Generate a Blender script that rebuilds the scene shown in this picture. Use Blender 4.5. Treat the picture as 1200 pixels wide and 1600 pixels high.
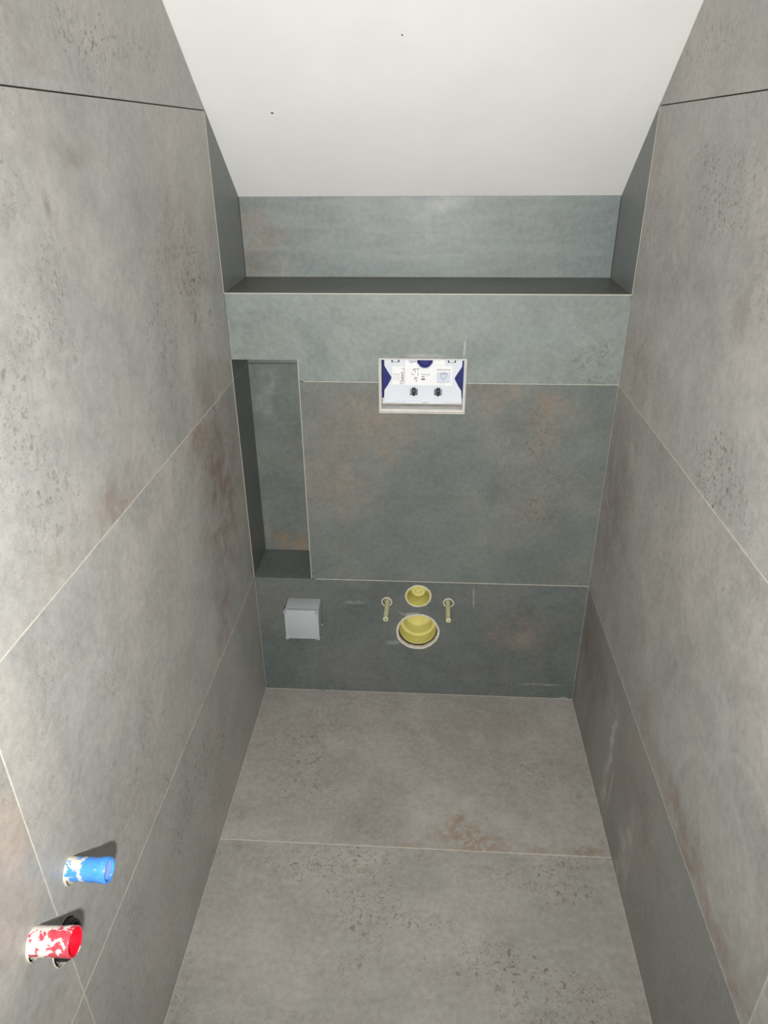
import bpy, bmesh, math, random
from mathutils import Vector, Matrix
S = bpy.context.scene
for o in list(bpy.data.objects): bpy.data.objects.remove(o)

# ------------------------------------------------------------------ camera, light, exposure
W = 0.9776; D = 0.2316; ZS = 1.2448; ZA = 1.0245; ZB = 0.4245; ZC = 1.6327
ZT = 1.4459; SL = 0.8351; YV = -1.1677; YF = -0.5642; ND = 0.165
r = Vector((0.99809844, 0.06120314, -0.00732697)); u = Vector((-0.02176488, 0.46113607, 0.88706246)); f = Vector((-0.05766973, 0.88521619, -0.46159127))
cd = bpy.data.cameras.new('camera'); cam = bpy.data.objects.new('camera', cd); S.collection.objects.link(cam)
cam.matrix_world = Matrix(((r.x, u.x, -f.x, 0.502), (r.y, u.y, -f.y, -1.7653), (r.z, u.z, -f.z, 1.573), (0, 0, 0, 1)))
cd.sensor_fit = 'VERTICAL'; cd.sensor_height = 36; cd.lens = 36 * 1117.56 / 1600; cd.clip_start = 0.02
S.camera = cam
w = bpy.data.worlds.new('world'); S.world = w; w.use_nodes = True
w.node_tree.nodes['Background'].inputs[0].default_value = (0.95, 0.98, 1.0, 1)
w.node_tree.nodes['Background'].inputs[1].default_value = 0.34
def area(name, loc, tgt, size, power, col, shape='DISK', sy=None):
    l = bpy.data.lights.new(name, 'AREA'); l.shape = shape; l.size = size; l.energy = power; l.color = col
    if sy: l.size_y = sy
    o = bpy.data.objects.new(name, l); S.collection.objects.link(o); o.location = loc
    o.rotation_euler = (Vector(tgt) - Vector(loc)).to_track_quat('-Z', 'Y').to_euler(); return o
fl = bpy.data.lights.new('camera_flash', 'SPOT'); fl.energy = 110; fl.spot_size = math.radians(138); fl.spot_blend = 1.0; fl.shadow_soft_size = 0.018; fl.color = (1.0, 0.985, 0.965)
flo = bpy.data.objects.new('camera_flash', fl); S.collection.objects.link(flo); flo.location = (0.475, -1.84, 1.39)
flo.rotation_euler = (f + 0.20 * u - 0.08 * r).to_track_quat('-Z', 'Y').to_euler()
S.view_settings.view_transform = 'Standard'; S.view_settings.look = 'None'
S.view_settings.exposure = 0.0; S.view_settings.gamma = 1; S.view_settings.use_curve_mapping = False

# ------------------------------------------------------------------ node helpers
def lin(c):
    return tuple(((v/255) / 12.92 if v/255 <= 0.04045 else ((v/255 + 0.055) / 1.055) ** 2.4) for v in c) + (1,)
class NT:
    def __init__(s, t): s.t = t; s.n = t.nodes; s.l = t.links
    def put(s, inp, v):
        if isinstance(v, bpy.types.NodeSocket): s.l.new(v, inp)
        elif v is not None: inp.default_value = v
    def math(s, op, a, b=0.0, c=0.0, clamp=False):
        n = s.n.new('ShaderNodeMath'); n.operation = op; n.use_clamp = clamp
        for i, v in enumerate((a, b, c)): s.put(n.inputs[i], v)
        return n.outputs[0]
    def vmath(s, op, a, b=None):
        n = s.n.new('ShaderNodeVectorMath'); n.operation = op
        s.put(n.inputs[0], a)
        if b is not None: s.put(n.inputs[3 if op == 'SCALE' else 1], b)
        return n.outputs[1] if op in ('LENGTH', 'DISTANCE') else n.outputs[0]
    def ramp(s, v, a, b, c=0.0, d=1.0, smooth=True):
        n = s.n.new('ShaderNodeMapRange'); n.interpolation_type = 'SMOOTHSTEP' if smooth else 'LINEAR'
        s.put(n.inputs[0], v)
        for i, x in enumerate((a, b, c, d)): n.inputs[i+1].default_value = x
        return n.outputs[0]
    def noise(s, vec, scale, detail=3.0, rough=0.55, dist=0.0, col=False):
        n = s.n.new('ShaderNodeTexNoise'); s.put(n.inputs['Vector'], vec)
        n.inputs['Scale'].default_value = scale; n.inputs['Detail'].default_value = detail
        n.inputs['Roughness'].default_value = rough; n.inputs['Distortion'].default_value = dist
        return n.outputs[1] if col else n.outputs[0]
    def mix(s, fac, a, b, mode='MIX'):
        n = s.n.new('ShaderNodeMix'); n.data_type = 'RGBA'; n.blend_type = mode
        s.put(n.inputs[0], fac); s.put(n.inputs[6], a); s.put(n.inputs[7], b); return n.outputs[2]

def stone_group():
    g = bpy.data.node_groups.new('oxidised_stone', 'ShaderNodeTree'); I = g.interface
    I.new_socket('Vector', in_out='INPUT', socket_type='NodeSocketVector')
    for nm in ('ColorA', 'ColorB', 'Warm'): I.new_socket(nm, in_out='INPUT', socket_type='NodeSocketColor')
    for nm in ('Fleck', 'WarmMask', 'RustMask', 'FleckMask', 'PaleMask', 'DarkMask', 'Streak'): I.new_socket(nm, in_out='INPUT', socket_type='NodeSocketFloat')
    I.new_socket('Color', in_out='OUTPUT', socket_type='NodeSocketColor')
    I.new_socket('Roughness', in_out='OUTPUT', socket_type='NodeSocketFloat')
    I.new_socket('Height', in_out='OUTPUT', socket_type='NodeSocketFloat')
    t = NT(g); gi = g.nodes.new('NodeGroupInput').outputs; go = g.nodes.new('NodeGroupOutput').inputs
    V = gi['Vector']
    big = t.noise(V, 2.6, 4, 0.55, 0.6); mid = t.noise(V, 9, 5, 0.62, 0.5); fine = t.noise(V, 75, 4, 0.7)
    grain = t.noise(V, 420, 2, 0.6)
    sv = t.vmath('MULTIPLY', V, (1, 1, 1)); 
    c = t.mix(t.ramp(big, 0.36, 0.64), gi['ColorA'], gi['ColorB'])
    wm = t.math('MULTIPLY', gi['WarmMask'], t.ramp(t.noise(V, 17, 5, 0.7, 0.6), 0.38, 0.62, 0.25, 1.0))
    c = t.mix(wm, c, gi['Warm'])
    # cloudiness, grain
    k = t.math('ADD', t.ramp(mid, 0.3, 0.7, 0.89, 1.11, False), t.ramp(fine, 0.3, 0.7, -0.13, 0.13, False))
    k = t.math('ADD', k, t.ramp(grain, 0.3, 0.7, -0.08, 0.08, False))
    bands = t.noise(t.vmath('MULTIPLY', V, (0.18, 1, 1)), 26, 3, 0.6, 0.8)
    k = t.math('ADD', k, t.math('MULTIPLY', t.ramp(bands, 0.25, 0.75, -0.16, 0.16, False), gi['Streak']))
    cc = g.nodes.new('ShaderNodeCombineXYZ')
    for i in range(3): t.put(cc.inputs[i], k)
    c = t.mix(1.0, c, cc.outputs[0], 'MULTIPLY')
    # flecks in clusters, and curled hairlines round them
    cl = t.noise(V, 4.3, 3, 0.6)
    cm = t.math('ADD', t.math('MULTIPLY', t.ramp(cl, 0.5, 0.66), gi['Fleck']), gi['FleckMask'], clamp=True)
    fn = t.noise(V, 72, 2.5, 0.5, 0.35)
    f2 = t.math('MULTIPLY', t.ramp(t.noise(V, 145, 2, 0.5, 0.3), 0.60, 0.66), 0.7)
    fk = t.math('MULTIPLY', t.math('MAXIMUM', t.ramp(fn, 0.625, 0.67), f2), cm)
    pin = t.math('MULTIPLY', t.ramp(t.noise(V, 150, 1, 0.5), 0.67, 0.71), t.ramp(cl, 0.42, 0.6, 0.15, 0.8))
    pin = t.math('MULTIPLY', pin, gi['Fleck'], clamp=True)
    hn = t.noise(V, 34, 3, 0.55, 0.8)
    hl = t.math('MULTIPLY', t.ramp(t.math('ABSOLUTE', t.math('SUBTRACT', hn, 0.60)), 0.0, 0.014, 1, 0), cm)
    dk = t.math('MAXIMUM', t.math('MAXIMUM', t.math('MULTIPLY', fk, 0.85), pin), t.math('MULTIPLY', hl, 0.75))
    vein = t.ramp(t.math('ABSOLUTE', t.math('SUBTRACT', t.noise(V, 6.0, 5, 0.6, 1.0), 0.56)), 0.0, 0.006, 1, 0)
    vein = t.math('MULTIPLY', vein, t.math('ADD', t.ramp(t.noise(V, 3.1, 1), 0.55, 0.66, 0, 0.35), t.math('MULTIPLY', gi['DarkMask'], 0.3)))
    dk = t.math('MAXIMUM', dk, vein)
    dk = t.math('MAXIMUM', dk, t.math('MULTIPLY', gi['DarkMask'], t.ramp(fine, 0.4, 0.6, 0.2, 0.9)), clamp=True)
    c = t.mix(t.math('MULTIPLY', dk, 0.75), c, t.mix(1.0, c, (0.42, 0.34, 0.28, 1), 'MULTIPLY'))
    c = t.mix(t.math('MULTIPLY', dk, 0.35), c, (0.16, 0.13, 0.11, 1))
    # rust bloom
    rn = t.math('MULTIPLY', gi['RustMask'], t.ramp(t.noise(V, 42, 5, 0.7), 0.40, 0.55))
    c = t.mix(t.math('MULTIPLY', rn, 0.68), c, (0.27, 0.185, 0.12, 1))
    # pale dried smears
    ps = t.math('MULTIPLY', gi['PaleMask'], t.ramp(t.noise(V, 38, 4, 0.7), 0.35, 0.7, 0.25, 1))
    sm = t.ramp(t.noise(t.vmath('MULTIPLY', V, (1, 1, 0.35)), 13, 4, 0.6, 0.5), 0.66, 0.8, 0, 0.14)
    dots = t.ramp(t.noise(V, 190, 0, 0.5), 0.87, 0.89, 0, 0.3)
    pl = t.math('MAXIMUM', t.math('MAXIMUM', ps, sm), dots)
    c = t.mix(pl, c, (0.55, 0.54, 0.51, 1))
    t.put(go['Color'], c)
    t.put(go['Roughness'], t.ramp(t.math('ADD', mid, t.math('MULTIPLY', pl, 0.4)), 0.2, 0.9, 0.34, 0.56, False))
    t.put(go['Height'], t.math('SUBTRACT', fine, t.math('MULTIPLY', dk, 0.8)))
    return g
STONE = stone_group()

def tile_mat(name, A, B, warm=(140, 130, 122), fleck=0.6, seed=0.0, streak=0.0, marks=()):
    """marks: (kind, centre, radii, strength) places a cloud, fleck cluster or smear where the tile has it"""
    m = bpy.data.materials.new(name); m.use_nodes = True; t = NT(m.node_tree); b = m.node_tree.nodes['Principled BSDF']
    P = t.n.new('ShaderNodeTexCoord').outputs['Object']
    V = t.vmath('ADD', P, (seed * 3.17, seed * 1.31, seed * 2.03))
    g = t.n.new('ShaderNodeGroup'); g.node_tree = STONE; gi = g.inputs
    t.put(gi['Vector'], V); gi['ColorA'].default_value = lin(A); gi['ColorB'].default_value = lin(B); gi['Warm'].default_value = lin(warm)
    gi['Fleck'].default_value = fleck; gi['Streak'].default_value = streak
    if marks:
        wob = t.vmath('SCALE', t.vmath('SUBTRACT', t.noise(V, 11, 3, 0.6, 0, True), (0.5, 0.5, 0.5)), 0.16)
        wobs = t.vmath('SCALE', t.vmath('SUBTRACT', t.noise(V, 22, 2, 0.6, 0, True), (0.5, 0.5, 0.5)), 0.012)
        PW = t.vmath('ADD', P, wob); PS = t.vmath('ADD', P, wobs)
    acc = {}
    for kind, c, rr, s_ in marks:
        if kind == 'arc':       # faint wipe ring: c centre, rr (radius, width, squash z)
            q = t.vmath('DIVIDE', t.vmath('SUBTRACT', PS, c), (rr[0], rr[0], rr[0] * rr[2]))
            v = t.ramp(t.math('ABSOLUTE', t.math('SUBTRACT', t.vmath('LENGTH', q), 1.0)), 0.0, rr[1], s_, 0); kind = 'Pale'
        else:
            fineb = kind[-1] == '!'; kind = kind.rstrip('!')
            q = t.vmath('DIVIDE', t.vmath('SUBTRACT', PS if fineb else PW, c), rr)
            v = t.ramp(t.vmath('LENGTH', q), 0.15, 1.0, s_, 0)
        acc[kind] = t.math('MAXIMUM', acc[kind], v) if kind in acc else v
    for k_, v in acc.items(): t.put(gi[k_ + 'Mask'], v)
    t.put(b.inputs['Base Color'], g.outputs['Color']); t.put(b.inputs['Roughness'], g.outputs['Roughness'])
    bp = t.n.new('ShaderNodeBump'); bp.inputs['Strength'].default_value = 0.12; bp.inputs['Distance'].default_value = 0.002
    t.put(bp.inputs['Height'], g.outputs['Height']); t.put(b.inputs['Normal'], bp.outputs[0])
    b.inputs['Specular IOR Level'].default_value = 0.45
    return m
def plain(name, col, rough=0.5, metal=0.0, var=0.05, scale=30, bump=0.0, trans=0.0, spec=0.5, sss=0.0):
    m = bpy.data.materials.new(name); m.use_nodes = True; t = NT(m.node_tree); b = m.node_tree.nodes['Principled BSDF']
    P = t.n.new('ShaderNodeTexCoord').outputs['Object']
    n = t.noise(P, scale, 4, 0.6); c = lin(col)
    d = tuple(x * (1 - var * 2) for x in c[:3]) + (1,); e = tuple(min(1, x * (1 + var)) for x in c[:3]) + (1,)
    t.put(b.inputs['Base Color'], t.mix(t.ramp(n, 0.3, 0.7), d, e))
    b.inputs['Roughness'].default_value = rough; b.inputs['Metallic'].default_value = metal; b.inputs['Specular IOR Level'].default_value = spec
    if bump:
        bp = t.n.new('ShaderNodeBump'); bp.inputs['Strength'].default_value = bump; bp.inputs['Distance'].default_value = 0.002
        t.put(bp.inputs['Height'], n); t.put(b.inputs['Normal'], bp.outputs[0])
    return m

# ------------------------------------------------------------------ mesh helpers
def link(name, bm, mats, parent=None, smooth=False, loc=None):
    bmesh.ops.recalc_face_normals(bm, faces=bm.faces)
    me = bpy.data.meshes.new(name); bm.to_mesh(me); bm.free()
    for m in (mats if isinstance(mats, (list, tuple)) else [mats]): me.materials.append(m)
    o = bpy.data.objects.new(name, me); S.collection.objects.link(o)
    if smooth:
        for p in me.polygons: p.use_smooth = True
        try: me.set_sharp_from_angle(angle=math.radians(35))
        except Exception: pass
    if parent: o.parent = parent
    if loc: o.location = loc
    return o
def prism(bm, pts, n, depth, mi=0, bevel=0.0):
    """polygon pts (3-D, on the visible face) pushed back by depth along -n"""
    n = Vector(n); a = [bm.verts.new(Vector(p)) for p in pts]; b = [bm.verts.new(Vector(p) - n * depth) for p in pts]
    fs = [bm.faces.new(a), bm.faces.new(b[::-1])]; k = len(pts)
    for i in range(k): fs.append(bm.faces.new((a[i], b[i], b[(i+1) % k], a[(i+1) % k])))
    for q in fs: q.material_index = mi
    bmesh.ops.recalc_face_normals(bm, faces=fs)
    if bevel:
        es = [e for e in fs[0].edges]
        rr = bmesh.ops.bevel(bm, geom=es, offset=bevel, segments=2, affect='EDGES', profile=0.6)
        for q in rr['faces']: q.material_index = mi
def box(bm, lo, hi, mi=0, bevel=0.0, seg=2):
    r_ = bmesh.ops.create_cube(bm, size=1); vs = r_['verts']
    for v in vs: v.co = Vector([lo[i] + (v.co[i] + 0.5) * (hi[i] - lo[i]) for i in range(3)])
    fs = list({q for v in vs for q in v.link_faces})
    for q in fs: q.material_index = mi
    if bevel:
        rr = bmesh.ops.bevel(bm, geom=list({e for q in fs for e in q.edges}), offset=bevel, segments=seg, affect='EDGES', profile=0.5)
        for q in rr['faces']: q.material_index = mi
def lathe(bm, prof, origin, axis, n=48, mi=0, wob=0.0, seed=1, closed=False):
    """prof: (distance along axis, radius) pairs turned round the axis"""
    ax = Vector(axis).normalized(); t1 = ax.orthogonal().normalized(); t2 = ax.cross(t1); O = Vector(origin)
    rnd = random.Random(seed); ph = [rnd.uniform(0, 6.28) for _ in range(6)]
    rings = []
    for h, rad in prof:
        if rad < 1e-6: rings.append([bm.verts.new(O + ax * h)]); continue
        ring = []
        for i in range(n):
            a = 2 * math.pi * i / n
            q = rad * (1 + wob * (math.sin(2*a+ph[0]) * .4 + math.sin(5*a+ph[1]) * .3 + math.sin(9*a+ph[2]+rad*90) * .3 + math.sin(17*a+ph[3]) * .2))
            ring.append(bm.verts.new(O + ax * h + (t1 * math.cos(a) + t2 * math.sin(a)) * q))
        rings.append(ring)
    if closed: rings.append(rings[0])
    for A, B in zip(rings, rings[1:]):
        for i in range(n):
            j = (i + 1) % n
            if len(A) == 1 and len(B) == 1: continue
            if len(A) == 1: q = bm.faces.new((A[0], B[i], B[j]))
            elif len(B) == 1: q = bm.faces.new((A[i], B[0], A[j]))
            else: q = bm.faces.new((A[i], B[i], B[j], A[j]))
            q.material_index = mi
def cyl_cut(bm, c, axis, rad, half, n=48):
    lathe(bm, [(-half, 0), (-half, rad), (half, rad), (half, 0)], c, axis, n)
def cut(o, bmc):
    c = link('cutter', bmc, [o.data.materials[0]])
    m = o.modifiers.new('b', 'BOOLEAN'); m.operation = 'DIFFERENCE'; m.solver = 'EXACT'; m.object = c
    dg = bpy.context.evaluated_depsgraph_get(); dg.update()
    me = bpy.data.meshes.new_from_object(o.evaluated_get(dg)); old = o.data
    o.modifiers.clear(); o.data = me; me.name = old.name
    bpy.data.objects.remove(c)
def struct(o): o['kind'] = 'structure'; return o
def empty(name, loc, label, cat, group=None):
    o = bpy.data.objects.new(name, None); S.collection.objects.link(o); o.location = loc; o.empty_display_size = 0.05
    o['label'] = label; o['category'] = cat
    if group: o['group'] = group
    return o
def part(name, bm, mats, root, smooth=False, label=None):
    """geometry given in world coordinates, parented to a root (Empty, or part of one)"""
    T = Matrix.Translation(-root_loc(root)); bmesh.ops.transform(bm, matrix=T, verts=bm.verts)
    o = link(name, bm, mats, root, smooth)
    if label: o['label'] = label
    return o
def root_loc(o):
    v = Vector(o.location)
    while o.parent: o = o.parent; v += Vector(o.location)
    return v

# ------------------------------------------------------------------ tile materials
GROUT = plain('cream_grout', (205, 200, 186), 0.85, var=0.08, scale=60)
GAP = plain('open_joint', (92, 86, 80), 0.9)
PAINT = plain('white_paint', (246, 245, 243), 0.7, var=0.012, scale=6, bump=0.04)
SA, SB, SW = (164, 164, 160), (175, 172, 166), (150, 139, 131)       # side walls: warm grey
L_C = tile_mat('left_tile_top', SA, SB, SW, 0.35, 1, marks=[
    ('Fleck', (0, -.55, 1.70), (1, .22, .07), 1), ('Fleck', (0, -.38, 1.69), (1, .20, .05), .9), ('Warm', (0, -.75, 1.69), (1, .08, .06), .5)])
L_B = tile_mat('left_tile_upper', SA, SB, SW, 0.55, 2, marks=[
    ('Fleck', (0, -.22, 1.30), (1, .12, .17), 1), ('Fleck', (0, -.12, 1.2), (1, .1, .12), .8), ('Dark', (0, -.68, 1.57), (1, .1, .035), .5),
    ('Fleck', (0, -.95, 1.12), (1, .12, .12), .45), ('Warm', (0, -.30, 1.35), (1, .2, .25), .45),
    ('Warm', (0, -.735, 1.055), (1, .13, .07), .8), ('Warm', (0, -.22, 1.06), (1, .2, .1), .7), ('Rust!', (0, -.96, 1.06), (1, .05, .03), .4),
    ('Dark!', (0, -.78, 1.5), (1, .015, .03), .7)])
L_A = tile_mat('left_tile_middle', SA, SB, (142, 127, 121), 0.5, 3, marks=[
    ('Warm', (0, -.20, .82), (1, .24, .34), 1), ('Warm', (0, -.30, .52), (1, .14, .16), .75), ('Rust', (0, -.32, .99), (1, .12, .05), .75),
    ('Rust!', (0, -.06, .97), (1, .05, .06), .5), ('Pale!', (0, -.25, .68), (1, .012, .05), .4)])
L_0 = tile_mat('left_tile_bottom', (160, 160, 156), (168, 165, 160), SW, 0.5, 4, marks=[('Fleck', (0, -.68, .31), (1, .24, .13), 1), ('Fleck', (0, -.4, .2), (1, .2, .1), .6)])
L_V = tile_mat('left_tile_near', SA, (178, 172, 164), (180, 165, 152), 0.3, 5, marks=[('Warm', (0, -1.25, .85), (1, .15, .2), .8)])
R_C = tile_mat('right_tile_top', SA, SB, SW, 0.5, 6, marks=[('Fleck', (W, -.25, 1.7), (1, .2, .07), .8), ('Warm', (W, -.05, 1.66), (1, .1, .08), .5)])
R_B = tile_mat('right_tile_upper', SA, SB, SW, 0.4, 7, marks=[
    ('Fleck', (W, -.10, 1.42), (1, .10, .16), .8), ('Fleck', (W, -.45, 1.5), (1, .26, .12), 1), ('Fleck', (W, -.7, 1.42), (1, .1, .12), .6),
    ('Fleck', (W, -.66, 1.08), (1, .16, .08), 1), ('Fleck', (W, -.25, 1.14), (1, .2, .04), .8), ('Warm', (W, -.14, 1.12), (1, .14, .14), .7),
    ('Rust!', (W, -.62, 1.33), (1, .05, .06), .45), ('Fleck', (W, -.85, 1.2), (1, .1, .07), .8), ('Pale!', (W, -.14, 1.27), (1, .02, .06), .3),
    ('Pale!', (W, -.27, 1.14), (1, .02, .04), .3), ('Warm', (W, -.03, 1.55), (1, .1, .12), .6)])
R_A = tile_mat('right_tile_middle', (156, 155, 151), (166, 163, 158), (140, 131, 125), 0.3, 8, marks=[
    ('Warm', (W, -.12, .75), (1, .22, .35), .9), ('Rust', (W, -.86, .445), (1, .20, .05), .65), ('Rust', (W, -1.06, .46), (1, .14, .055), .55),
    ('Rust', (W, -.58, .50), (1, .06, .09), .6), ('Pale!', (W, -.07, .86), (1, .02, .12), .35), ('Pale!', (W, -.2, .93), (1, .02, .05), .35),
    ('Pale!', (W, -.02, .92), (1, .01, .10), .5), ('arc', (W, -.95, .52), (.17, .10, .9), .30), ('arc', (W, -.83, .60), (.16, .12, 1.0), .2),
    ('arc', (W, -1.02, .62), (.13, .08, 1.1), .25), ('Pale', (W, -1.0, .58), (1, .14, .14), .16), ('Rust!', (W, -.60, .455), (1, .04, .07), .5), ('Warm', (W, -.9, .46), (1, .35, .05), .9)])
R_0 = tile_mat('right_tile_bottom', (136, 136, 132), (146, 142, 137), (128, 119, 113), 0.15, 9, marks=[
    ('Warm', (W, -.12, .30), (1, .2, .2), .9), ('Pale', (W, -.42, .19), (1, .030, .22), .9), ('Pale', (W, -.62, .10), (1, .035, .2), .6), ('Dark', (W, -.55, .25), (1, .12, .1), .35), ('Pale!', (W, -.36, .31), (1, .006, .08), .6), ('Pale!', (W, -.47, .13), (1, .012, .12), .6), ('Pale!', (W, -.05, .12), (1, .02, .14), .4), ('Dark', (W, -.2, .1), (1, .05, .2), .4),
    ('Pale!', (W, -.66, .10), (1, .03, .14), .4), ('Warm', (W, -.7, .30), (1, .2, .06), .6), ('Dark', (W, -.3, .3), (1, .02, .1), .5)])
R_V = tile_mat('right_tile_near', SA, SB, SW, 0.3, 10)
GA, GB, GW = (107, 114, 110), (117, 120, 115), (122, 114, 104)         # back wall: green grey
F_C = tile_mat('front_tile_upper', (130, 139, 135), (137, 143, 138), (134, 131, 123), 0.25, 11, marks=[
    ('Fleck', (.9, 0, 1.07), (.12, 1, .09), .7), ('Pale!', (.590, 0, 1.115), (.004, 1, .035), .7), ('Pale!', (.49, 0, 1.095), (.07, 1, .007), .55)])
F_B = tile_mat('front_tile_main', GA, GB, (130, 123, 113), 0.25, 12, marks=[
    ('Warm', (.34, 0, .90), (.22, 1, .15), .9), ('Warm', (.27, 0, .74), (.16, 1, .16), .8), ('Warm', (.65, 0, .99), (.2, 1, .08), .8),
    ('Warm', (.81, 0, .93), (.08, 1, .14), .7), ('Rust!', (.80, 0, .97), (.045, 1, .06), .55), ('Rust!', (.79, 0, .86), (.035, 1, .07), .4),
    ('Fleck', (.80, 0, .9), (.07, 1, .14), 1), ('Fleck', (.82, 0, .68), (.07, 1, .12), .9), ('Rust', (.41, 0, .925), (.09, 1, .035), .4),
    ('Rust!', (.545, 0, .805), (.014, 1, .010), .9), ('Rust', (.40, 0, .83), (.03, 1, .06), .45), ('Warm', (.82, 0, .67), (.06, 1, .09), .6),
    ('Dark!', (.50, 0, .70), (.2, 1, .015), .25)])
F_A = tile_mat('front_tile_bottom', (95, 103, 101), (107, 110, 106), (122, 114, 106), 0.22, 13, marks=[
    ('Warm', (.78, 0, .25), (.14, 1, .10), .9), ('Dark', (.66, 0, .11), (.16, 1, .03), .5), ('Dark', (.33, 0, .38), (.1, 1, .03), .5), ('Fleck', (.8, 0, .16), (.12, 1, .05), .6),
    ('Pale!', (.649, 0, .375), (.0035, 1, .055), .75), ('Pale!', (.42, 0, .20), (.05, 1, .012), .35), ('Pale', (.46, 0, .325), (.05, 1, .008), .7),
    ('Pale!', (.88, 0, .055), (.12, 1, .006), .4), ('Pale!', (.30, 0, .345), (.05, 1, .012), .3), ('Pale!', (.945, 0, .004), (.03, 1, .004), .8)])
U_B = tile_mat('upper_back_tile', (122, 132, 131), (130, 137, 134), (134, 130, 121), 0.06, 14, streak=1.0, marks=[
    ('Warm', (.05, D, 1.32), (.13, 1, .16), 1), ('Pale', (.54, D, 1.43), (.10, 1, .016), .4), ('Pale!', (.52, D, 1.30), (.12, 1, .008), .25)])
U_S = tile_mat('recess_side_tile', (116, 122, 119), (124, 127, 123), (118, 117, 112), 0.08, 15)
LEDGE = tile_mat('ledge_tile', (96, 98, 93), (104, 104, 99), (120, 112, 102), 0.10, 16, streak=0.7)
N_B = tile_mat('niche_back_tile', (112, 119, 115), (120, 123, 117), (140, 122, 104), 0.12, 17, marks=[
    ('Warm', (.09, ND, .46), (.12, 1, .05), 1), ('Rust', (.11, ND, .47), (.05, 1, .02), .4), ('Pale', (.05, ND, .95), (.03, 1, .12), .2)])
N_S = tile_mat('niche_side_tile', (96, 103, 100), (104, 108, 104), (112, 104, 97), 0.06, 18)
FL1 = tile_mat('floor_tile_back', (157, 154, 147), (168, 164, 157), (151, 143, 134), 0.4, 19, marks=[
    ('Rust', (.63, -.525, 0), (.15, .075, 1), 1), ('Rust!', (.64, -.535, 0), (.07, .028, 1), 1), ('Rust!', (.605, -.475, 0), (.035, .045, 1), 1), ('Rust!', (.48, -.556, 0), (.05, .010, 1), .8), ('Rust!', (.81, -.555, 0), (.05, .014, 1), .7),
    ('Rust!', (.92, -.548, 0), (.07, .022, 1), 1), ('Rust!', (.932, -.382, 0), (.014, .014, 1), .9), ('Rust', (.02, -.5, 0), (.02, .06, 1), .5), ('Rust!', (.78, -.46, 0), (.02, .015, 1), .5),
    ('Warm', (.72, -.15, 0), (.25, .12, 1), .8), ('Fleck', (.16, -.33, 0), (.15, .2, 1), .8), ('Warm', (.3, -.48, 0), (.2, .06, 1), .4)])
FL2 = tile_mat('floor_tile_front', (153, 151, 145), (163, 160, 153), (150, 144, 134), 0.85, 20, streak=0.35, marks=[
    ('Fleck', (.27, -.62, 0), (.26, .07, 1), .9), ('Fleck', (.45, -.74, 0), (.24, .06, 1), .8), ('Fleck', (.68, -.85, 0), (.24, .06, 1), .85), ('Fleck', (.75, -.63, 0), (.2, .05, 1), .5),
    ('Rust!', (.38, -.63, 0), (.03, .02, 1), .5), ('Fleck', (.82, -.97, 0), (.2, .06, 1), .8), ('Fleck', (.2, -1.05, 0), (.3, .1, 1), .6)])

# ------------------------------------------------------------------ room shell
G = 0.0011; TH = 0.012; YE = -2.7; ZTOP = 2.55
def zceil(y): return ZT + SL * (D - y)
def yceil(z): return D - (z - ZT) / SL
def wall_side(name, x, n, mats, holes=None):
    s = 1 if n[0] > 0 else -1; X = x; bm = bmesh.new()
    def P(y, z): return (X, y, z)
    def T(pts, mi): prism(bm, [P(*p) for p in (pts if s > 0 else pts[::-1])], n, TH, mi, 0.0006)
    ys = [(0 - G, YV + G), (YV - G, YV - 1.2 + G), (YV - 1.2 - G, YE)]
    for k, (a, b) in enumerate(ys):
        cols = (3, 2, 1) if k == 0 else (4, 4, 4)
        T([(a, 0), (b, 0), (b, ZB - G), (a, ZB - G)], cols[0])
        T([(a, ZB + G), (b, ZB + G), (b, ZA - G), (a, ZA - G)], cols[1])
        T([(a, ZA + G), (b, ZA + G), (b, ZC - G*.9), (a, ZC - G*.9)], cols[2])
    # above joint C: cut off by the slope
    z1, z2 = ZC + G*.9, 2.24
    T([(-G, z1), (YV + G, z1), (YV + G, z2), (yceil(z2), z2), (-G, max(z1 + .001, zceil(0)))], 5)
    T([(YV - G, z1), (YE, z1), (YE, ZTOP), (YV - G, ZTOP)], 5)
    T([(YV + G, z2 + 2*G), (YV + G, ZTOP), (yceil(ZTOP), ZTOP), (yceil(z2 + 2*G), z2 + 2*G)], 5)
    # recess above the ledge
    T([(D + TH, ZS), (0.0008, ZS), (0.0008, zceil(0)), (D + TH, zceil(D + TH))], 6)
    if s > 0: T([(ND, ZB), (0.0012, ZB), (0.0012, ZA - G/2), (ND, ZA - G/2)], 7); T([(ND, ZA + G/2), (0.0012, ZA + G/2), (0.0012, 1.08), (ND, 1.08)], 7)
    # mortar bed behind; the joint at C stays open and dark
    beds = []; b2 = bmesh.new(); lo, hi = sorted((x - s * (TH + 0.02), x - s * 0.0006))
    box(b2, (lo, YE, -0.02), (hi, D + 0.03, ZC - G*.9), 0); beds.append(b2)
    b3 = bmesh.new(); X5 = x - s * 0.004
    prism(b3, [(X5, YE, ZC - G*.9), (X5, D + .03, ZC - G*.9), (X5, yceil(ZTOP), ZTOP), (X5, YE, ZTOP)], n, 0.026, 8); beds.append(b3)
    o = link(name, bm, mats)
    for k, bq in enumerate(beds):
        q = link('bed', bq, mats)
        if holes and k == 0: cut(q, holes())
        beds[k] = q
    if holes: cut(o, holes())
    bj = bmesh.new()
    for q in [o] + beds: bj.from_mesh(q.data)
    me = bpy.data.meshes.new(name); bj.to_mesh(me); bj.free()
    for m in mats: me.materials.append(m)
    o.data = me
    for q in beds: bpy.data.objects.remove(q)
    return o
BLUE = Vector((0, -1.1165, .6415)); RED = Vector((0, -1.2215, .640)); BLK = Vector((0, -1.170, .563))
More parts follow.
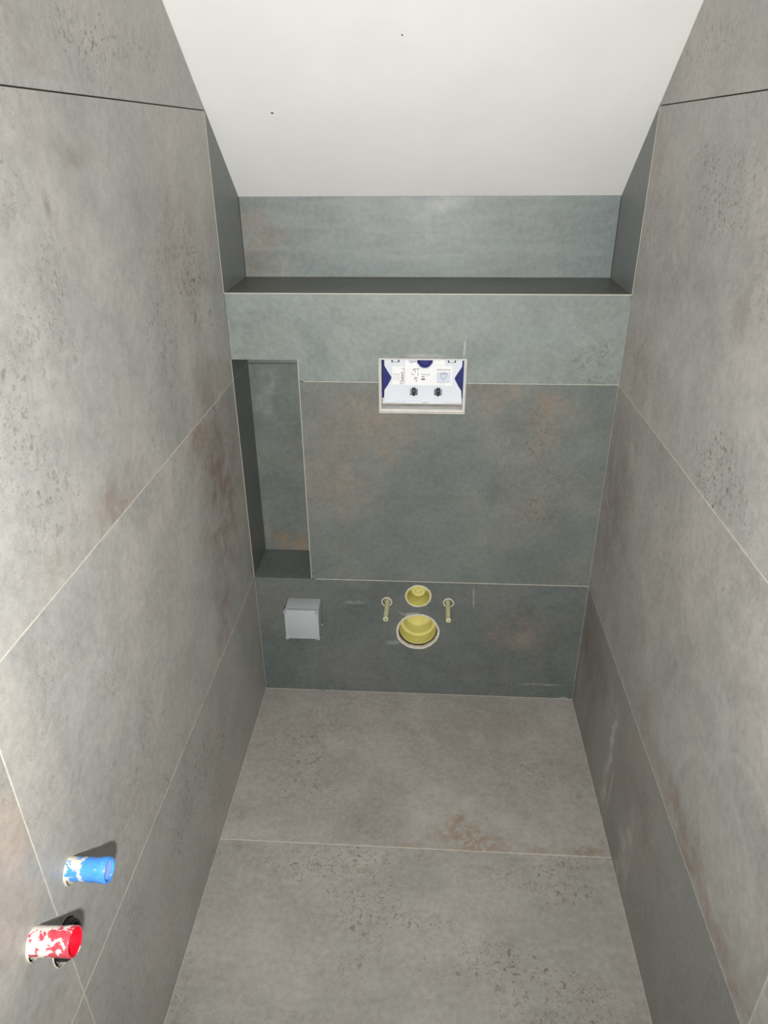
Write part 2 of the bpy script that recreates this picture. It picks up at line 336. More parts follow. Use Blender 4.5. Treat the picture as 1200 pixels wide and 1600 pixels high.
def pipe_holes():
    c = bmesh.new()
    for p, rr in ((BLUE - Vector((0, -.001, .004)), .0200), (RED - Vector((0, -.001, .004)), .0215), (BLK - Vector((0, 0, .004)), .033)): cyl_cut(c, p, (1, 0, 0), rr, .027, 48)
    return c
wl = struct(wall_side('wall_left', 0.0, (1, 0, 0), [GROUT, L_B, L_A, L_0, L_V, L_C, U_S, N_S, GAP], pipe_holes))
wr = struct(wall_side('wall_right', W, (-1, 0, 0), [GROUT, R_B, R_A, R_0, R_V, R_C, U_S, N_S, GAP]))

# floor
bm = bmesh.new(); up = (0, 0, 1)
box(bm, (-0.03, YE, -0.04), (W + 0.03, 0.2, -0.0008), 0)
for a, b, mi in ((-0.0008, YF + G, 1), (YF - G, YF - 1.2 + G, 2), (YF - 1.2 - G, YE, 2)):
    prism(bm, [(0.0008, a, 0), (0.0008, b, 0), (W - 0.0008, b, 0), (W - 0.0008, a, 0)], up, TH, mi, 0.0006)
struct(link('floor', bm, [GROUT, FL1, FL2]))

# ceiling: painted slope, then flat
bm = bmesh.new(); e = 0.03; yt = yceil(ZTOP)
prof = [(D + .03, zceil(D + .03)), (yt, ZTOP), (YE, ZTOP), (YE, ZTOP + .1), (yt - .02, ZTOP + .1), (D + .03, zceil(D + .03) + .13)]
va = [bm.verts.new((-e, y, z)) for y, z in prof]; vb = [bm.verts.new((W + e, y, z)) for y, z in prof]
bm.faces.new(va); bm.faces.new(vb[::-1])
for i in range(len(prof)): j = (i+1) % len(prof); bm.faces.new((va[i], va[j], vb[j], vb[i]))
struct(link('ceiling', bm, [PAINT]))

# upper back wall with ledge
bm = bmesh.new(); bk = (0, -1, 0)
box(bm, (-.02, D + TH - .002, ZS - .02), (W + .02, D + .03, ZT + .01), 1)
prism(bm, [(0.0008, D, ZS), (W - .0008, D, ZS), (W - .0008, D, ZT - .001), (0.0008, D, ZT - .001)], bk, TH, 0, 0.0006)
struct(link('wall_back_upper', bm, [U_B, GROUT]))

# lower boxed-in wall: front tiles, ledge, niche
NX = 0.1706; NZ = 1.0802
bm = bmesh.new()
box(bm, (NX + TH, 0.0008, -0.02), (W, ND + .03, ZS - TH), 0)                  # core right of niche
box(bm, (0, ND + TH - .002, ZB - .1), (NX + TH + .01, ND + .03, NZ + TH), 0)
box(bm, (0, 0.0008, -0.02), (NX + TH + .01, ND + .03, ZB - TH), 0)            # under niche
box(bm, (0, 0.0008, NZ + TH), (NX + TH + .01, ND + .03, ZS - TH), 0)         # over niche
core = link('wall_back_lower', bm, [GROUT, F_A, F_B, F_C, LEDGE, N_B, N_S])
bm = bmesh.new()
def Q(x0, z0, x1, z1, mi): prism(bm, [(x0, 0, z0), (x1, 0, z0), (x1, 0, z1), (x0, 0, z1)], bk, TH, mi, 0.0005)
e = 0.0007
Q(e, e, W - e, ZB - G, 1)
Q(NX + .0018, ZB + G, W - e, ZA - G*.7, 2)
prism(bm, [(e, 0, NZ), (NX, 0, NZ), (NX, 0, ZA + G*.7), (NX + .0018, 0, ZA + G*.7), (W - e, 0, ZA + G*.7), (W - e, 0, ZS - .0016), (e, 0, ZS - .0016)], bk, TH, 3, 0.0005)
fronts = link('fronts', bm, [GROUT, F_A, F_B, F_C, LEDGE, N_B, N_S])
bm = bmesh.new()
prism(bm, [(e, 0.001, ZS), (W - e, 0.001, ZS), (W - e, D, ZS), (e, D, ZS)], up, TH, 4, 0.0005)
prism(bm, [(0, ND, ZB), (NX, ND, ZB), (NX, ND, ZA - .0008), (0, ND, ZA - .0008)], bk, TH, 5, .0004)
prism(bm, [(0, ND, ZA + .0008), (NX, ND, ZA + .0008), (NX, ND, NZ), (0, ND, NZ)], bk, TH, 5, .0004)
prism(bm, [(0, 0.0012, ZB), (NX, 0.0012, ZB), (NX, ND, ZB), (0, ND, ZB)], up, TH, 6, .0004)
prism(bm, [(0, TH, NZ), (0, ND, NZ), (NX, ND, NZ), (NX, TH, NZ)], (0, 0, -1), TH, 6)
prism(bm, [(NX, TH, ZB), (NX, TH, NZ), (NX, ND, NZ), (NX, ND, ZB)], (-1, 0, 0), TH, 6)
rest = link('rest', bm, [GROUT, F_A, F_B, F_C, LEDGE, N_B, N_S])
# openings: cut core and fronts separately, then join meshes
FX0, FX1, FZ0, FZ1 = 0.3775, 0.5965, 0.944, 1.0862
WC = Vector((0.487, 0, 0.2455)); FC = Vector((0.4865, 0, 0.3740)); RODS = ((0.3950, .3530), (0.5745, .3555))
def cutters():
    c = bmesh.new()
    box(c, (FX0, -.05, FZ0), (FX1, .08, FZ1))
    cyl_cut(c, WC, (0, 1, 0), .0625, .13, 64); cyl_cut(c, FC, (0, 1, 0), .0368, .13, 48)
    for x, z in RODS: cyl_cut(c, (x, 0, z), (0, 1, 0), .0155, .03, 32)
    return c
cut(core, cutters()); cut(fronts, cutters())
bm = bmesh.new()
for o in (core, fronts, rest): bm.from_mesh(o.data)
me = bpy.data.meshes.new('wall_back_lower'); bm.to_mesh(me); bm.free()
for m in (GROUT, F_A, F_B, F_C, LEDGE, N_B, N_S): me.materials.append(m)
core.data = me; struct(core)
for o in (fronts, rest): bpy.data.objects.remove(o)

# thin cream edge trims
TRIM = plain('cream_edge_trim', (190, 187, 174), 0.5, var=0.06)
bm = bmesh.new(); box(bm, (e, -.0004, ZS - .0020), (W - e, .0024, ZS + .0006), 0, .0003); t1 = struct(link('trim_1', bm, [TRIM]))
bm = bmesh.new(); box(bm, (NX - .0005, -.0004, ZB + .001), (NX + .0016, .004, NZ), 0, .0003); t2 = struct(link('trim_2', bm, [TRIM]))
for i, (x0, x1) in enumerate(((-.001, .0008), (W - .0008, W + .001))):
    bm = bmesh.new(); box(bm, (x0, -.0009, ZS), (x1, .0007, ZC - .004), 0); struct(link('trim_%d' % (i + 3), bm, [TRIM]))
bm = bmesh.new(); box(bm, (-.001, -.0009, ZB), (.0010, .0010, NZ), 0); struct(link('trim_5', bm, [TRIM]))

# ------------------------------------------------------------------ junction box
GREYP = plain('grey_plastic', (174, 177, 181), 0.42, var=0.02, scale=14)
SCREW = plain('screw_steel', (150, 150, 148), 0.35, 0.6)
DARKP = plain('dark_slot', (35, 35, 38), 0.6)
bx0, bx1, bz0, bz1 = .0960, .1970, .2570, .3575; bd = .070
jb = empty('junction_box', ((bx0 + bx1) / 2, 0, bz0), 'grey square plastic junction box with four corner screws, mounted low on the dark green-grey wall', 'junction box')
bm = bmesh.new(); box(bm, (bx0 + .001, -bd + .016, bz0 + .001), (bx1 - .001, -.0006, bz1 - .001), 0, .0022, 3); part('body', bm, GREYP, jb, True)
bm = bmesh.new(); box(bm, (bx0, -bd, bz0), (bx1, -bd + .0155, bz1), 0, .0025, 3)
box(bm, (bx0 + .010, -bd - .0008, bz0 + .010), (bx1 - .010, -bd + .002, bz1 - .010), 0, .0006)
for sx in (0, 1):
    for sz in (0, 1):
        lathe(bm, [(0, 0), (0, .0058), (.012, .0062), (.012, 0)], ((bx0 + .0048, bx1 - .0048)[sx], -bd - .0014, (bz0 + .0040, bz1 - .0045)[sz]), (0, 1, 0), 24)
lid = part('lid', bm, GREYP, jb, True)
for sx in (0, 1):
    for sz in (0, 1):
        cx, cz = (bx0 + .0048, bx1 - .0048)[sx], (bz0 + .0040, bz1 - .0045)[sz]
        bm = bmesh.new(); lathe(bm, [(-.0004, 0), (-.0004, .0034), (.001, .0038), (.001, 0)], (cx, -bd - .0016, cz), (0, 1, 0), 20)
        b2 = bmesh.new(); box(b2, (-.0032, -.0003, -.0007), (.0032, .0003, .0007), 1)
        bmesh.ops.transform(b2, matrix=Matrix.Translation((cx, -bd - .0021, cz)) @ Matrix.Rotation(.5 + sx * 1.9 + sz, 4, 'Y'), verts=b2.verts)
        tmp = bpy.data.meshes.new('t'); b2.to_mesh(tmp); b2.free(); bm.from_mesh(tmp); bpy.data.meshes.remove(tmp)
        part('screw', bm, [GREYP, DARKP], lid)
for cx, cy in ((.112, -.045), (.182, -.030), (.168, -.052)):          # small moulded pips on top of the box
    bm = bmesh.new(); lathe(bm, [(-.002, .0022), (.0007, .002), (.0014, .001), (.0016, 0)], (cx, cy, bz1 - .001), (0, 0, 1), 16); part('moulded_pip', bm, GREYP, jb, True)
bm = bmesh.new(); lathe(bm, [(0, .0026), (.0028, .0026), (.0036, .0014), (.0036, 0)], (bx1 - .001, -.012, bz0 + .012), (1, 0, 0), 16); part('cable_knockout', bm, GREYP, jb, True)

# ------------------------------------------------------------------ waste and flush connections
YEL = plain('yellow_plastic', (212, 205, 122), 0.3, var=0.05, scale=20)
YELD = plain('yellow_plug_plastic', (220, 212, 134), 0.28, var=0.04, scale=25)
SEAL = plain('white_sealant', (214, 208, 190), 0.8, var=0.08, scale=90, bump=0.3)
DARK_BROWN = plain('dark_brown_and_hole_shade', (44, 36, 28), 0.7)  # dark brown; on the pipe hole linings it paints in shade
wc = empty('waste_pipe', WC, 'large yellow waste pipe socket in the wall, below the small yellow one', 'pipe')
bm = bmesh.new(); lathe(bm, [(.0, .0535), (-.003, .0540), (-.004, .0548), (-.003, .0556), (.0, .0560), (.11, .0560), (.11, .0540), (.012, .0538)], WC + Vector((0, .004, .0075)), (0, 1, 0), 64, closed=True); part('pipe_socket', bm, YEL, wc, True)
bm = bmesh.new(); lathe(bm, [(.040, .0540), (.041, .0455), (.045, .0440), (.080, .043), (.083, .040), (.083, .012), (.079, .010), (.079, 0)], WC + Vector((0, 0, .0075)), (0, 1, 0), 64); part('stepped_plug', bm, YELD, wc, True)
bm = bmesh.new(); lathe(bm, [(.012, .0580), (-.0006, .0592), (-.0018, .0620), (-.0012, .0655), (.0005, .0662), (.012, .0640)], WC + Vector((0, 0, -.0012)), (0, 1, 0), 72, wob=.022, seed=3, closed=True); part('sealant_ring', bm, SEAL, wc, True, 'uneven white sealant ring')
bm = bmesh.new(); lathe(bm, [(.009, .0558), (.008, .0615), (.010, .0622)], WC + Vector((0, 0, 0)), (0, 1, 0), 64, wob=.004); part('dark_rim', bm, DARK_BROWN, wc, True, 'dark brown rim under the socket')  # dark brown annulus between socket and sealant
fc = empty('flush_pipe', FC, 'small round yellow plastic flush pipe socket with a knobbed plug, above the large yellow one', 'pipe')
bm = bmesh.new(); lathe(bm, [(.0, .0325), (-.004, .0330), (-.0045, .0345), (-.003, .0358), (.0, .0360), (.10, .0355), (.10, .0325)], FC + Vector((0, .002, 0)), (0, 1, 0), 56, closed=True); part('pipe_socket', bm, YEL, fc, True)
bm = bmesh.new(); lathe(bm, [(.062, .0326), (.060, .0235), (.030, .0215), (.028, .0195), (.030, .012), (.036, .0105), (.036, .0065), (.031, .006), (.030, .003), (.030, 0)], FC + Vector((0, 0, .001)), (0, 1, 0), 56); part('knobbed_plug', bm, YELD, fc, True)
bm = bmesh.new(); lathe(bm, [(.010, .0355), (-.0005, .0358), (-.001, .0375), (-.0006, .0390), (.0008, .0394), (.010, .0375)], FC, (0, 1, 0), 64, wob=.025, seed=8, closed=True); part('sealant_ring', bm, SEAL, fc, True, 'thin uneven white sealant ring')
SLEEVE = plain('pale_green_sleeve', (202, 200, 156), 0.5, var=0.06, scale=50)
CAPM = plain('pale_cap', (205, 205, 165), 0.5, var=0.05)
for k, (x, z) in enumerate(RODS):
    side = ('left', 'right')[k]
    rt = empty('fixing_rod', (x, 0, z), 'pale yellow-green sleeved fixing rod jutting from the wall %s of the small yellow pipe socket' % side, 'rod', 'toilet fixing rods')
    A = Vector((x, -.082, z)); Lr = .082
    bm = bmesh.new(); lathe(bm, [(0, .0062), (0, .0074), (.105, .0070), (.105, 0)], A, (0, 1, 0), 28); part('sleeve', bm, SLEEVE, rt, True)
    bm = bmesh.new(); lathe(bm, [(-.010, .0028), (-.010, .0068), (-.0085, .0080), (-.001, .0080), (.001, .0074), (.004, .0040), (-.004, .0034)], A, (0, 1, 0), 28, closed=True)
    lathe(bm, [(-.006, 0), (-.006, .0030), (.002, .0030), (.002, 0)], A, (0, 1, 0), 16, 1); part('end_cap', bm, [CAPM, DARKP if k == 0 else CAPM], rt, True, 'paler end cap')
    bm = bmesh.new(); lathe(bm, [(.008, .0125), (-.0004, .0130), (-.0012, .0145), (-.0008, .0160), (.0006, .0168), (.008, .0158)], (x - .002 + .004 * k, 0, z - .003), (0, 1, 0), 40, wob=.04, seed=k + 5, closed=True)
    part('sealant_ring', bm, SEAL, rt, True, 'thin white sealant ring')

# ------------------------------------------------------------------ access opening of the cistern
WHP = plain('white_plastic', (226, 231, 238), 0.35, var=0.01, scale=20)
FRM = plain('cream_frame_plastic', (214, 212, 206), 0.55, var=0.04, scale=40)
BLU = plain('deep_blue_plastic', (38, 46, 120), 0.35, var=0.15, scale=60)
BLK_M = plain('black_plastic', (38, 38, 42), 0.45, var=0.1)
STK = plain('white_sticker', (246, 246, 246), 0.5, var=0.01)
STK2 = plain('pale_blue_sticker', (214, 222, 236), 0.5, var=0.01)
INK = plain('grey_print', (72, 74, 82), 0.6); INKL = plain('pale_grey_print', (138, 142, 154), 0.6); INKB = plain('blue_print', (110, 150, 200), 0.6)
ac = empty('cistern_access_panel', ((FX0 + FX1) / 2, 0, FZ0), 'white plastic access panel with blue sides and printed stickers in a rectangular wall opening', 'access panel')
bm = bmesh.new(); t_ = .0035; o_ = .0015
def ring(bm, x0, z0, x1, z1, t, y0, y1, mi=0, bev=.0006):
    box(bm, (x0, y0, z0), (x1, y1, z0 + t), mi, bev); box(bm, (x0, y0, z1 - t), (x1, y1, z1), mi, bev)
    box(bm, (x0, y0, z0 + t), (x0 + t, y1, z1 - t), mi, bev); box(bm, (x1 - t, y0, z0 + t), (x1, y1, z1 - t), mi, bev)
ring(bm, FX0 - .001, FZ0 - .001, FX1 + .001, FZ1 + .001, .0022, -.0012, .012, 0, .0004)
ring(bm, FX0 + .0012, FZ0 + .0012, FX1 - .0012, FZ1 - .0012, .0035, .0055, .078, 0)
part('opening_frame', bm, FRM, ac)
bm = bmesh.new(); box(bm, (FX0 + .002, .0495, FZ0 + .0075), (FX1 - .002, .055, .9680)); box(bm, (FX0 + .002, .006, FZ0 + .0045), (FX1 - .002, .049, FZ0 + .0078), 0, .0006); box(bm, (FX0 + .002, .072, FZ0 + .002), (FX1 - .002, .0785, FZ1 - .002)); part('rear_panel', bm, FRM, ac)
bm = bmesh.new(); box(bm, (.3830, .0480, .968), (.5935, .058, FZ1 - .004), 0, .001)
rnd = random.Random(4)
for sx, x0, x1 in ((0, .3875, .402), (1, .574, .589)):
    for k in range(9):
        z = .985 + k * .010; xx = rnd.uniform(x0, x1 - .004)
        box(bm, (xx, .045 + rnd.uniform(0, .003), z), (xx + rnd.uniform(.003, .007), .052, z + rnd.uniform(.002, .006)), 0, .0005)
part('blue_body', bm, BLU, ac, False, 'deep blue plastic body behind the white cover')
PY = .035
PX = [(.3878, .9622), (.4420, .9622), (.4426, .9605), (.4860, .9605), (.4866, .9625), (.5036, .9625), (.5042, .9605), (.5425, .9605), (.5432, .9622), (.5895, .9622),
      (.5895, .975), (.5880, .9935), (.5800, 1.0060), (.5712, 1.0225), (.5700, 1.0265), (.5712, 1.0305), (.5800, 1.0450), (.5875, 1.0570), (.5885, 1.0825),
      (.5130, 1.0825)] + [(.4927 + .0200 * math.cos(a), 1.0730 + .0215 * math.sin(a)) for a in [0.45 - i * (math.pi + .9) / 14 for i in range(15)]] + [
      (.4725, 1.0825), (.3885, 1.0825), (.3890, 1.0580), (.3965, 1.0450), (.4058, 1.0305), (.4070, 1.0265), (.4058, 1.0225), (.3970, 1.0060), (.3885, .9935), (.3878, .975)]
bm = bmesh.new(); prism(bm, [(x, PY, z) for x, z in PX], (0, -1, 0), .006, 0)
cover = part('cover_plate', bm, WHP, ac)
# raised field and rim on the cover
bm = bmesh.new()
RP = [(.408, .9665), (.568, .9665), (.576, .969), (.580, .976), (.580, .990), (.563, 1.018), (.5625, 1.035), (.575, 1.057), (.5640, 1.0640), (.414, 1.0640), (.401, 1.057), (.4135, 1.035), (.413, 1.018), (.397, .990), (.397, .976), (.400, .969)]
prism(bm, [(x, PY - .0016, z) for x, z in RP], (0, -1, 0), .0015, 0, .0007); rf = part('raised_field', bm, WHP, cover)
for a, b in ((.3878, .4420), (.4430, .4858), (.5044, .5423), (.5434, .5895)):
    bm = bmesh.new(); box(bm, (a, PY - .0022 - (.001 if .44 < a < .54 else 0), .9610 - (.002 if .44 < a < .54 else 0)), (b, PY + .004, .9650), 0, .0005); part('edge_lip', bm, WHP, cover)
for cx in (.4172, .5612):
    bm = bmesh.new(); box(bm, (cx - .0155, PY - .0022, 1.0635), (cx + .0155, PY + .001, 1.0820), 0, .0008)
    for q in (-1, 1): box(bm, (cx + q * .0085 - .0018, PY - .0030, 1.0690), (cx + q * .0085 + .0018, PY - .0018, 1.0745), 1)
    box(bm, (cx - .010, PY - .0028, 1.0683), (cx + .010, PY - .0018, 1.0692), 1)
    part('hanging_lug', bm, [WHP, BLK_M], cover)
# knob
bm = bmesh.new(); K = Vector((.4927, PY - .0022, 1.0728))
lathe(bm, [(.004, .0195), (-.002, .0185), (-.004, .0165), (-.003, .0140), (-.0012, .0120), (-.0012, .004), (-.004, .0035), (-.0045, 0)], K, (0, 1, 0), 40)
for q in (-1, 0, 1): box(bm, (K.x + q * .006 - .0008, PY - .0060, K.z - .009), (K.x + q * .006 + .0008, PY - .003, K.z + .004), 0)
part('round_knob', bm, BLU, ac, True, 'deep blue round knob')
for k, cx in enumerate((.4652, .5284)):
    bm = bmesh.new(); z0 = .9925
    for q in (-1, 1): box(bm, (cx + q * .0084 - .0014, PY - .0034, z0 - .0085), (cx + q * .0084 + .0014, PY - .0012, z0 + .0060), 0 if (q > 0) == (k == 0) else 1)
    box(bm, (cx - .0098, PY - .0036, z0 - .0102), (cx + .0092, PY - .0012, z0 - .0076), 0)
    prism(bm, [(cx + a, PY - .0075, z0 + b) for a, b in ((-.0028, -.0122), (.0028, -.0122), (.0042, -.0085), (.0062, -.002), (.0058, .005), (.0040, .0095), (-.0040, .0095), (-.0058, .005), (-.0062, -.002), (-.0042, -.0085))], (0, -1, 0), .006, 0, .0008)
    box(bm, (cx - .003, PY - .0083, z0 + .001), (cx + .003, PY - .0072, z0 + .0024), 1, .0002)
    box(bm, (cx - .0035, PY - .0080, z0 - .0045), (cx + .0035, PY - .0070, z0 - .0030), 0, .0002)
    part('latch', bm, [BLK_M, INKL], ac, False, 'black latch')
# stickers with print
SY = PY - .0034
def sticker(name, x0, z0, x1, z1, mat, par, y=SY):
    bm = bmesh.new(); box(bm, (x0, y, z0), (x1, y + .0003, z1)); return part(name, bm, mat, par)
def text(body, x, z, size, mat, par, rot=0, y=SY - .0003, sx=1.0):
    cu = bpy.data.curves.new('text', 'FONT'); cu.body = body; cu.size = size; cu.align_x = 'CENTER'; cu.align_y = 'CENTER'; cu.offset = size * .015
    o = bpy.data.objects.new('text', cu); S.collection.objects.link(o)
    dg = bpy.context.evaluated_depsgraph_get(); dg.update(); me = bpy.data.meshes.new_from_object(o.evaluated_get(dg))
    bpy.data.objects.remove(o)
    me.transform(Matrix.Translation(Vector((x, y, z)) - root_loc(par)) @ Matrix.Rotation(rot, 4, 'Y') @ Matrix.Rotation(math.pi / 2, 4, 'X') @ Matrix.Diagonal((sx, 1, 1, 1)))
    me.materials.clear(); me.materials.append(mat); p = bpy.data.objects.new('printed_text', me); S.collection.objects.link(p); p.parent = par; return p
s1 = sticker('sticker', .4095, 1.010, .4425, 1.058, STK, ac); bm = bmesh.new(); prism(bm, [(x, SY, z) for x, z in [(.4428, 1.0085), (.5150, 1.0085), (.5150, 1.0690)] + [(.4927 + .0222 * math.cos(a), 1.0730 + .0232 * math.sin(a)) for a in [-.25 - i * (math.pi - .5) / 12 for i in range(13)]] + [(.4700, 1.0800), (.4428, 1.0800)]], (0, -1, 0), .0003); s2 = part('sticker', bm, STK, ac)
s3 = sticker('sticker', .5155, 1.0085, .5630, 1.0600, STK, ac); s5 = sticker('sticker', .5155, 1.0602, .5440, 1.0800, STK, ac)
for o in (s1, s2, s3): o['label'] = 'white printed sticker'
def lines(name, segs, mat, par, y=SY - .0003, wd=.0005):
    bm = bmesh.new()
    for (a, b, c_, d_) in segs:
        v = Vector((c_ - a, 0, d_ - b)); L_ = max(v.length, 1e-5); n_ = Vector((-v.z, 0, v.x)) / L_ * wd
        pts = [Vector((a, y, b)) + n_, Vector((c_, y, d_)) + n_, Vector((c_, y, d_)) - n_, Vector((a, y, b)) - n_]
        prism(bm, pts, (0, -1, 0), .0002)
    return part(name, bm, mat, par)
text('Geberit', .4345, 1.030, .0085, INK, s1, -math.pi / 2)
lines('printed_line', [(.412, 1.037, .429, 1.037), (.4395, 1.015, .4395, 1.055), (.430, 1.0125, .4395, 1.0125), (.430, 1.0125, .430, 1.018), (.431, 1.052, .439, 1.052)], INK, s1, wd=.00045)
rn = random.Random(2)
lines('printed_table', [(.4125 + (i % 3) * .006, 1.033 - (i // 3) * .004, .4155 + (i % 3) * .006, 1.033 - (i // 3) * .004) for i in range(12)], INKL, s1, wd=.0005)
text('i', .4520, 1.0715, .008, INK, s2); lines('signature', [(.4625, 1.068, .4655, 1.076), (.4655, 1.076, .4665, 1.0745), (.4660, 1.069, .4685, 1.0725), (.4685, 1.0725, .4695, 1.069), (.472, 1.068, .475, 1.0695)], INK, s2, wd=.0006)
bm = bmesh.new(); lathe(bm, [(0, .0018), (-.0002, .0018), (-.0002, .0036), (0, .0036)], (.4580, SY - .0002, 1.0700), (0, 1, 0), 24, closed=True); part('printed_ring', bm, INKB, s2)
lines('installation_sketch', [(.461, 1.050, .478, 1.053), (.463, 1.046, .466, 1.052), (.474, 1.047, .477, 1.052), (.468, 1.041, .4685, 1.050), (.459, 1.036, .4595, 1.041), (.462, 1.038, .466, 1.035), (.4675, 1.022, .468, 1.030), (.471, 1.017, .473, 1.028), (.466, 1.027, .474, 1.029), (.475, 1.033, .476, 1.042)], INKL, s2, wd=.0008)
text('Service  App', .4955, 1.0370, .0042, INK, s2)
lines('printed_bar', [(.4840, 1.0245, .4935, 1.0245)], INK, s2, wd=.0017); lines('printed_bar', [(.4850, 1.0310, .4925, 1.0310)], INKL, s2, wd=.0014)
p4 = sticker('picture_field', .5235, 1.0180, .5590, 1.0440, STK2, s3, SY - .0002)
text('Geberit DuoFresh', .5410, 1.0500, .0048, INK, s3)
text('+  +', .541, 1.0455, .0040, INKL, s3)
lines('drawn_funnel', [(.5325, 1.0405, .5500, 1.0405), (.5325, 1.0405, .5340, 1.0330), (.5340, 1.0330, .5412, 1.0230), (.5412, 1.0230, .5485, 1.0330), (.5485, 1.0330, .5500, 1.0405), (.5365, 1.0380, .5455, 1.0385)], INKL, s3, SY - .0006, .0006)
lines('printed_line', [(.5235, 1.0170, .5590, 1.0170)], INKL, s3, wd=.0004); text('8  -  6', .5385, 1.0132, .0042, INKL, s3)

# ------------------------------------------------------------------ pipe stubs on the left wall
def splash(name, base, splat, rough, s0, lo, hi, axis_x=.03, seed=0.0, spread=0.05):
    """coloured plastic with plaster splashes, thicker towards the wall"""
    m = bpy.data.materials.new(name); m.use_nodes = True; t = NT(m.node_tree); b = m.node_tree.nodes['Principled BSDF']
    P = t.n.new('ShaderNodeTexCoord').outputs['Object']; V = t.vmath('ADD', P, (seed, seed, seed))
    sx = t.n.new('ShaderNodeSeparateXYZ'); t.put(sx.inputs[0], P)
    n = t.math('ADD', t.noise(V, s0, 4, 0.6, 0.4), t.ramp(sx.outputs[0], 0.0, axis_x, spread, -spread, False))
    thin = t.noise(V, s0 * 2.5, 3, 0.6)
    c = t.mix(t.ramp(thin, .45, .75, 0, .45), lin(base), lin(tuple((a + 2 * b_) / 3 for a, b_ in zip(splat, base))))
    c = t.mix(t.ramp(n, lo, hi), c, lin(splat))
    t.put(b.inputs['Base Color'], c); t.put(b.inputs['Roughness'], t.ramp(n, lo, hi, rough, .85))
    bp = t.n.new('ShaderNodeBump'); bp.inputs['Strength'].default_value = .5; bp.inputs['Distance'].default_value = .001
    t.put(bp.inputs['Height'], t.ramp(n, lo, hi)); t.put(b.inputs['Normal'], bp.outputs[0]); return m
BL = splash('blue_pipe_plastic', (70, 148, 236), (222, 216, 194), .3, 55, .50, .56, .055, 3.3, .13)
RD = splash('red_pipe_plastic', (200, 66, 82), (222, 214, 206), .35, 75, .47, .52, .060, 1.9, .09)
BLI = plain('backlit_blue_plastic', (150, 170, 240), .4, var=.03); RDI = plain('bright_red_plastic', (222, 22, 44), .3, var=.1, scale=120)
X = Vector((1, 0, 0))
bp_ = empty('blue_pipe_stub', BLUE, 'blue plastic water pipe stub with cream plaster splashes, sticking out of the left wall', 'pipe')
bm = bmesh.new(); lathe(bm, [(-.025, .0150), (-.025, .0166), (.0, .0166), (.044, .0166), (.049, .0178), (.0585, .0180), (.0600, .0172), (.0600, .0150), (.050, .0146)], BLUE + Vector((0, 0, .0015)), (1, 0, .02), 44, closed=True); part('pipe_body', bm, BL, bp_, True)
bm = bmesh.new(); lathe(bm, [(.0545, 0), (.0550, .010), (.0555, .0150), (.0520, .0150)], BLUE + Vector((0, 0, .0015)), (1, 0, .06), 44); part('lit_mouth_disc', bm, BLI, bp_, True, 'pale blue disc standing in for light through the pipe')  # disc colour paints in the light coming through the translucent pipe
bm = bmesh.new(); lathe(bm, [(.003, .0195), (-.0002, .0200), (.0004, .0212), (-.006, .0205), (-.006, .0195)], BLUE - Vector((0, -.001, .004)), (1, 0, 0), 40, wob=.02, seed=2, closed=True); part('cut_edge', bm, SEAL, bp_, True, 'pale chipped hole edge')
bm = bmesh.new(); lathe(bm, [(-.001, .0197), (-.026, .0197), (-.026, .0150)], BLUE - Vector((0, -.001, .004)), X, 40); part('hole_shade_lining', bm, DARK_BROWN, bp_, True, 'dark lining painting the shade inside the wall hole')  # added dark tube, gives the hole its shade by colour
rp = empty('red_pipe_stub', RED, 'red plastic water pipe stub splashed with white plaster, sticking out of the left wall', 'pipe')
bm = bmesh.new(); lathe(bm, [(-.025, .0165), (-.025, .0182), (.0, .0184), (.040, .0184), (.050, .0190), (.0570, .0192), (.0580, .0186), (.0580, .0170), (.045, .0164)], RED + Vector((0, 0, .002)), (1, 0, .08), 44, wob=.006, closed=True); part('pipe_body', bm, RD, rp, True)
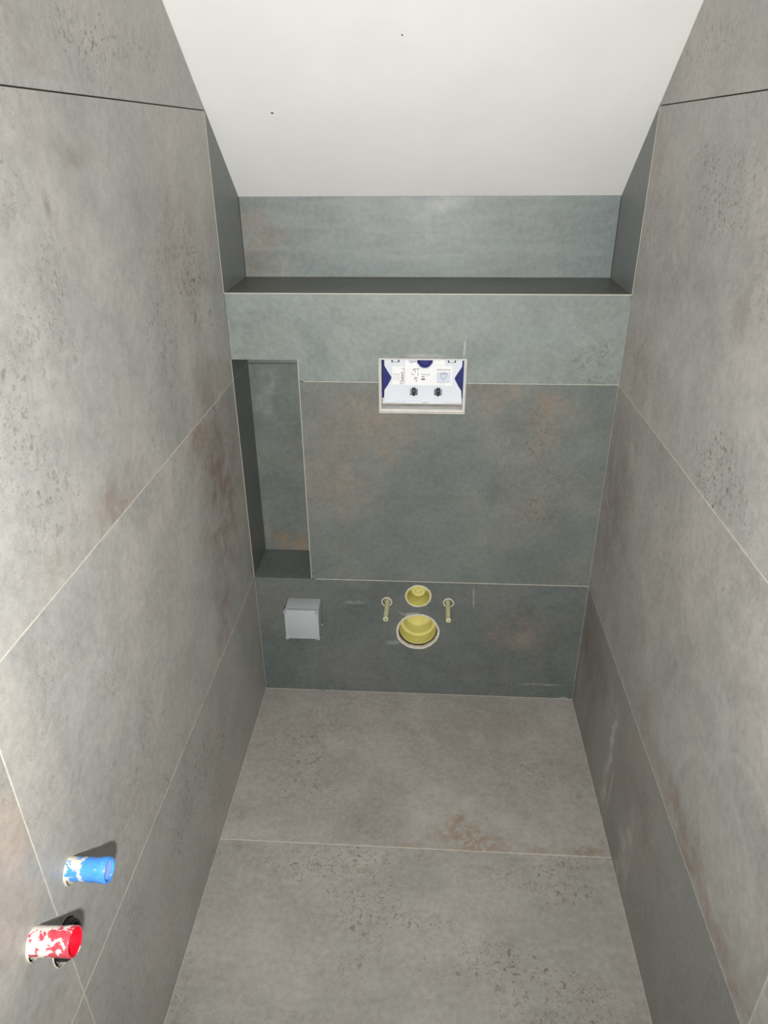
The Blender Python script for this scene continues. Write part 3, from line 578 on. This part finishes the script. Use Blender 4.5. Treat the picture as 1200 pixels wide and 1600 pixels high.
bm = bmesh.new(); lathe(bm, [(.0575, .0168), (.040, .0160), (.030, .012), (.028, 0)], RED + Vector((0, 0, .002)), (1, 0, .08), 44, wob=.006); part('pipe_lining', bm, RDI, rp, True, 'bright red glossy lining of the mouth')
bm = bmesh.new(); lathe(bm, [(.003, .0212), (-.0002, .0215), (.0004, .0226), (-.006, .0222), (-.006, .0212)], RED - Vector((0, -.001, .004)), (1, 0, 0), 40, wob=.02, seed=4, closed=True); part('cut_edge', bm, SEAL, rp, True, 'pale chipped hole edge')
bm = bmesh.new(); lathe(bm, [(-.001, .0212), (-.026, .0212), (-.026, .0150)], RED - Vector((0, -.001, .004)), X, 40); part('hole_shade_lining', bm, DARK_BROWN, rp, True, 'dark lining painting the shade inside the wall hole')  # same dark tube, shade of the red pipe's hole put into colour
dp = empty('drain_pipe_stub', BLK, 'short black drain pipe mouth in the left wall, half hidden behind the red pipe stub', 'pipe')
bm = bmesh.new(); lathe(bm, [(-.025, .0215), (-.025, .0275), (.006, .0275), (.011, .0270), (.013, .0250), (.0125, .0225), (.006, .0210)], BLK, X, 48, closed=True); part('pipe_rim', bm, BLK_M, dp, True)
bm = bmesh.new(); lathe(bm, [(-.004, 0), (-.004, .0212), (-.012, .0212)], BLK, X, 40); part('dusty_plug', bm, plain('dusty_grey_plastic', (120, 116, 112), .7), dp, True, 'dusty grey plug')
bm = bmesh.new(); lathe(bm, [(.001, .0322), (-.0002, .0328), (.0003, .0338), (-.006, .0332), (-.006, .0322)], BLK - Vector((0, 0, .004)), X, 48, wob=.015, seed=6, closed=True); part('cut_edge', bm, SEAL, dp, True, 'pale chipped hole edge')

# two dark specks on the paint
for i, (x, y) in enumerate(((.147, .015), (.438, -.133))):
    z = zceil(y); bm = bmesh.new(); lathe(bm, [(0, 0), (.0, .0028 if i == 0 else .0018), (.0012, .0008), (.0013, 0)], (x, y, z + .0001), (0, -SL, -1), 14, wob=.2, seed=i)
    o = link('paint_chip', bm, [DARK_BROWN], None, True)
    o['label'] = ('small dark fleck stuck on the left part of the white sloped ceiling', 'tiny dark fleck near the top middle of the white sloped ceiling')[i]; o['category'] = 'fleck'; o['group'] = 'flecks on the ceiling'
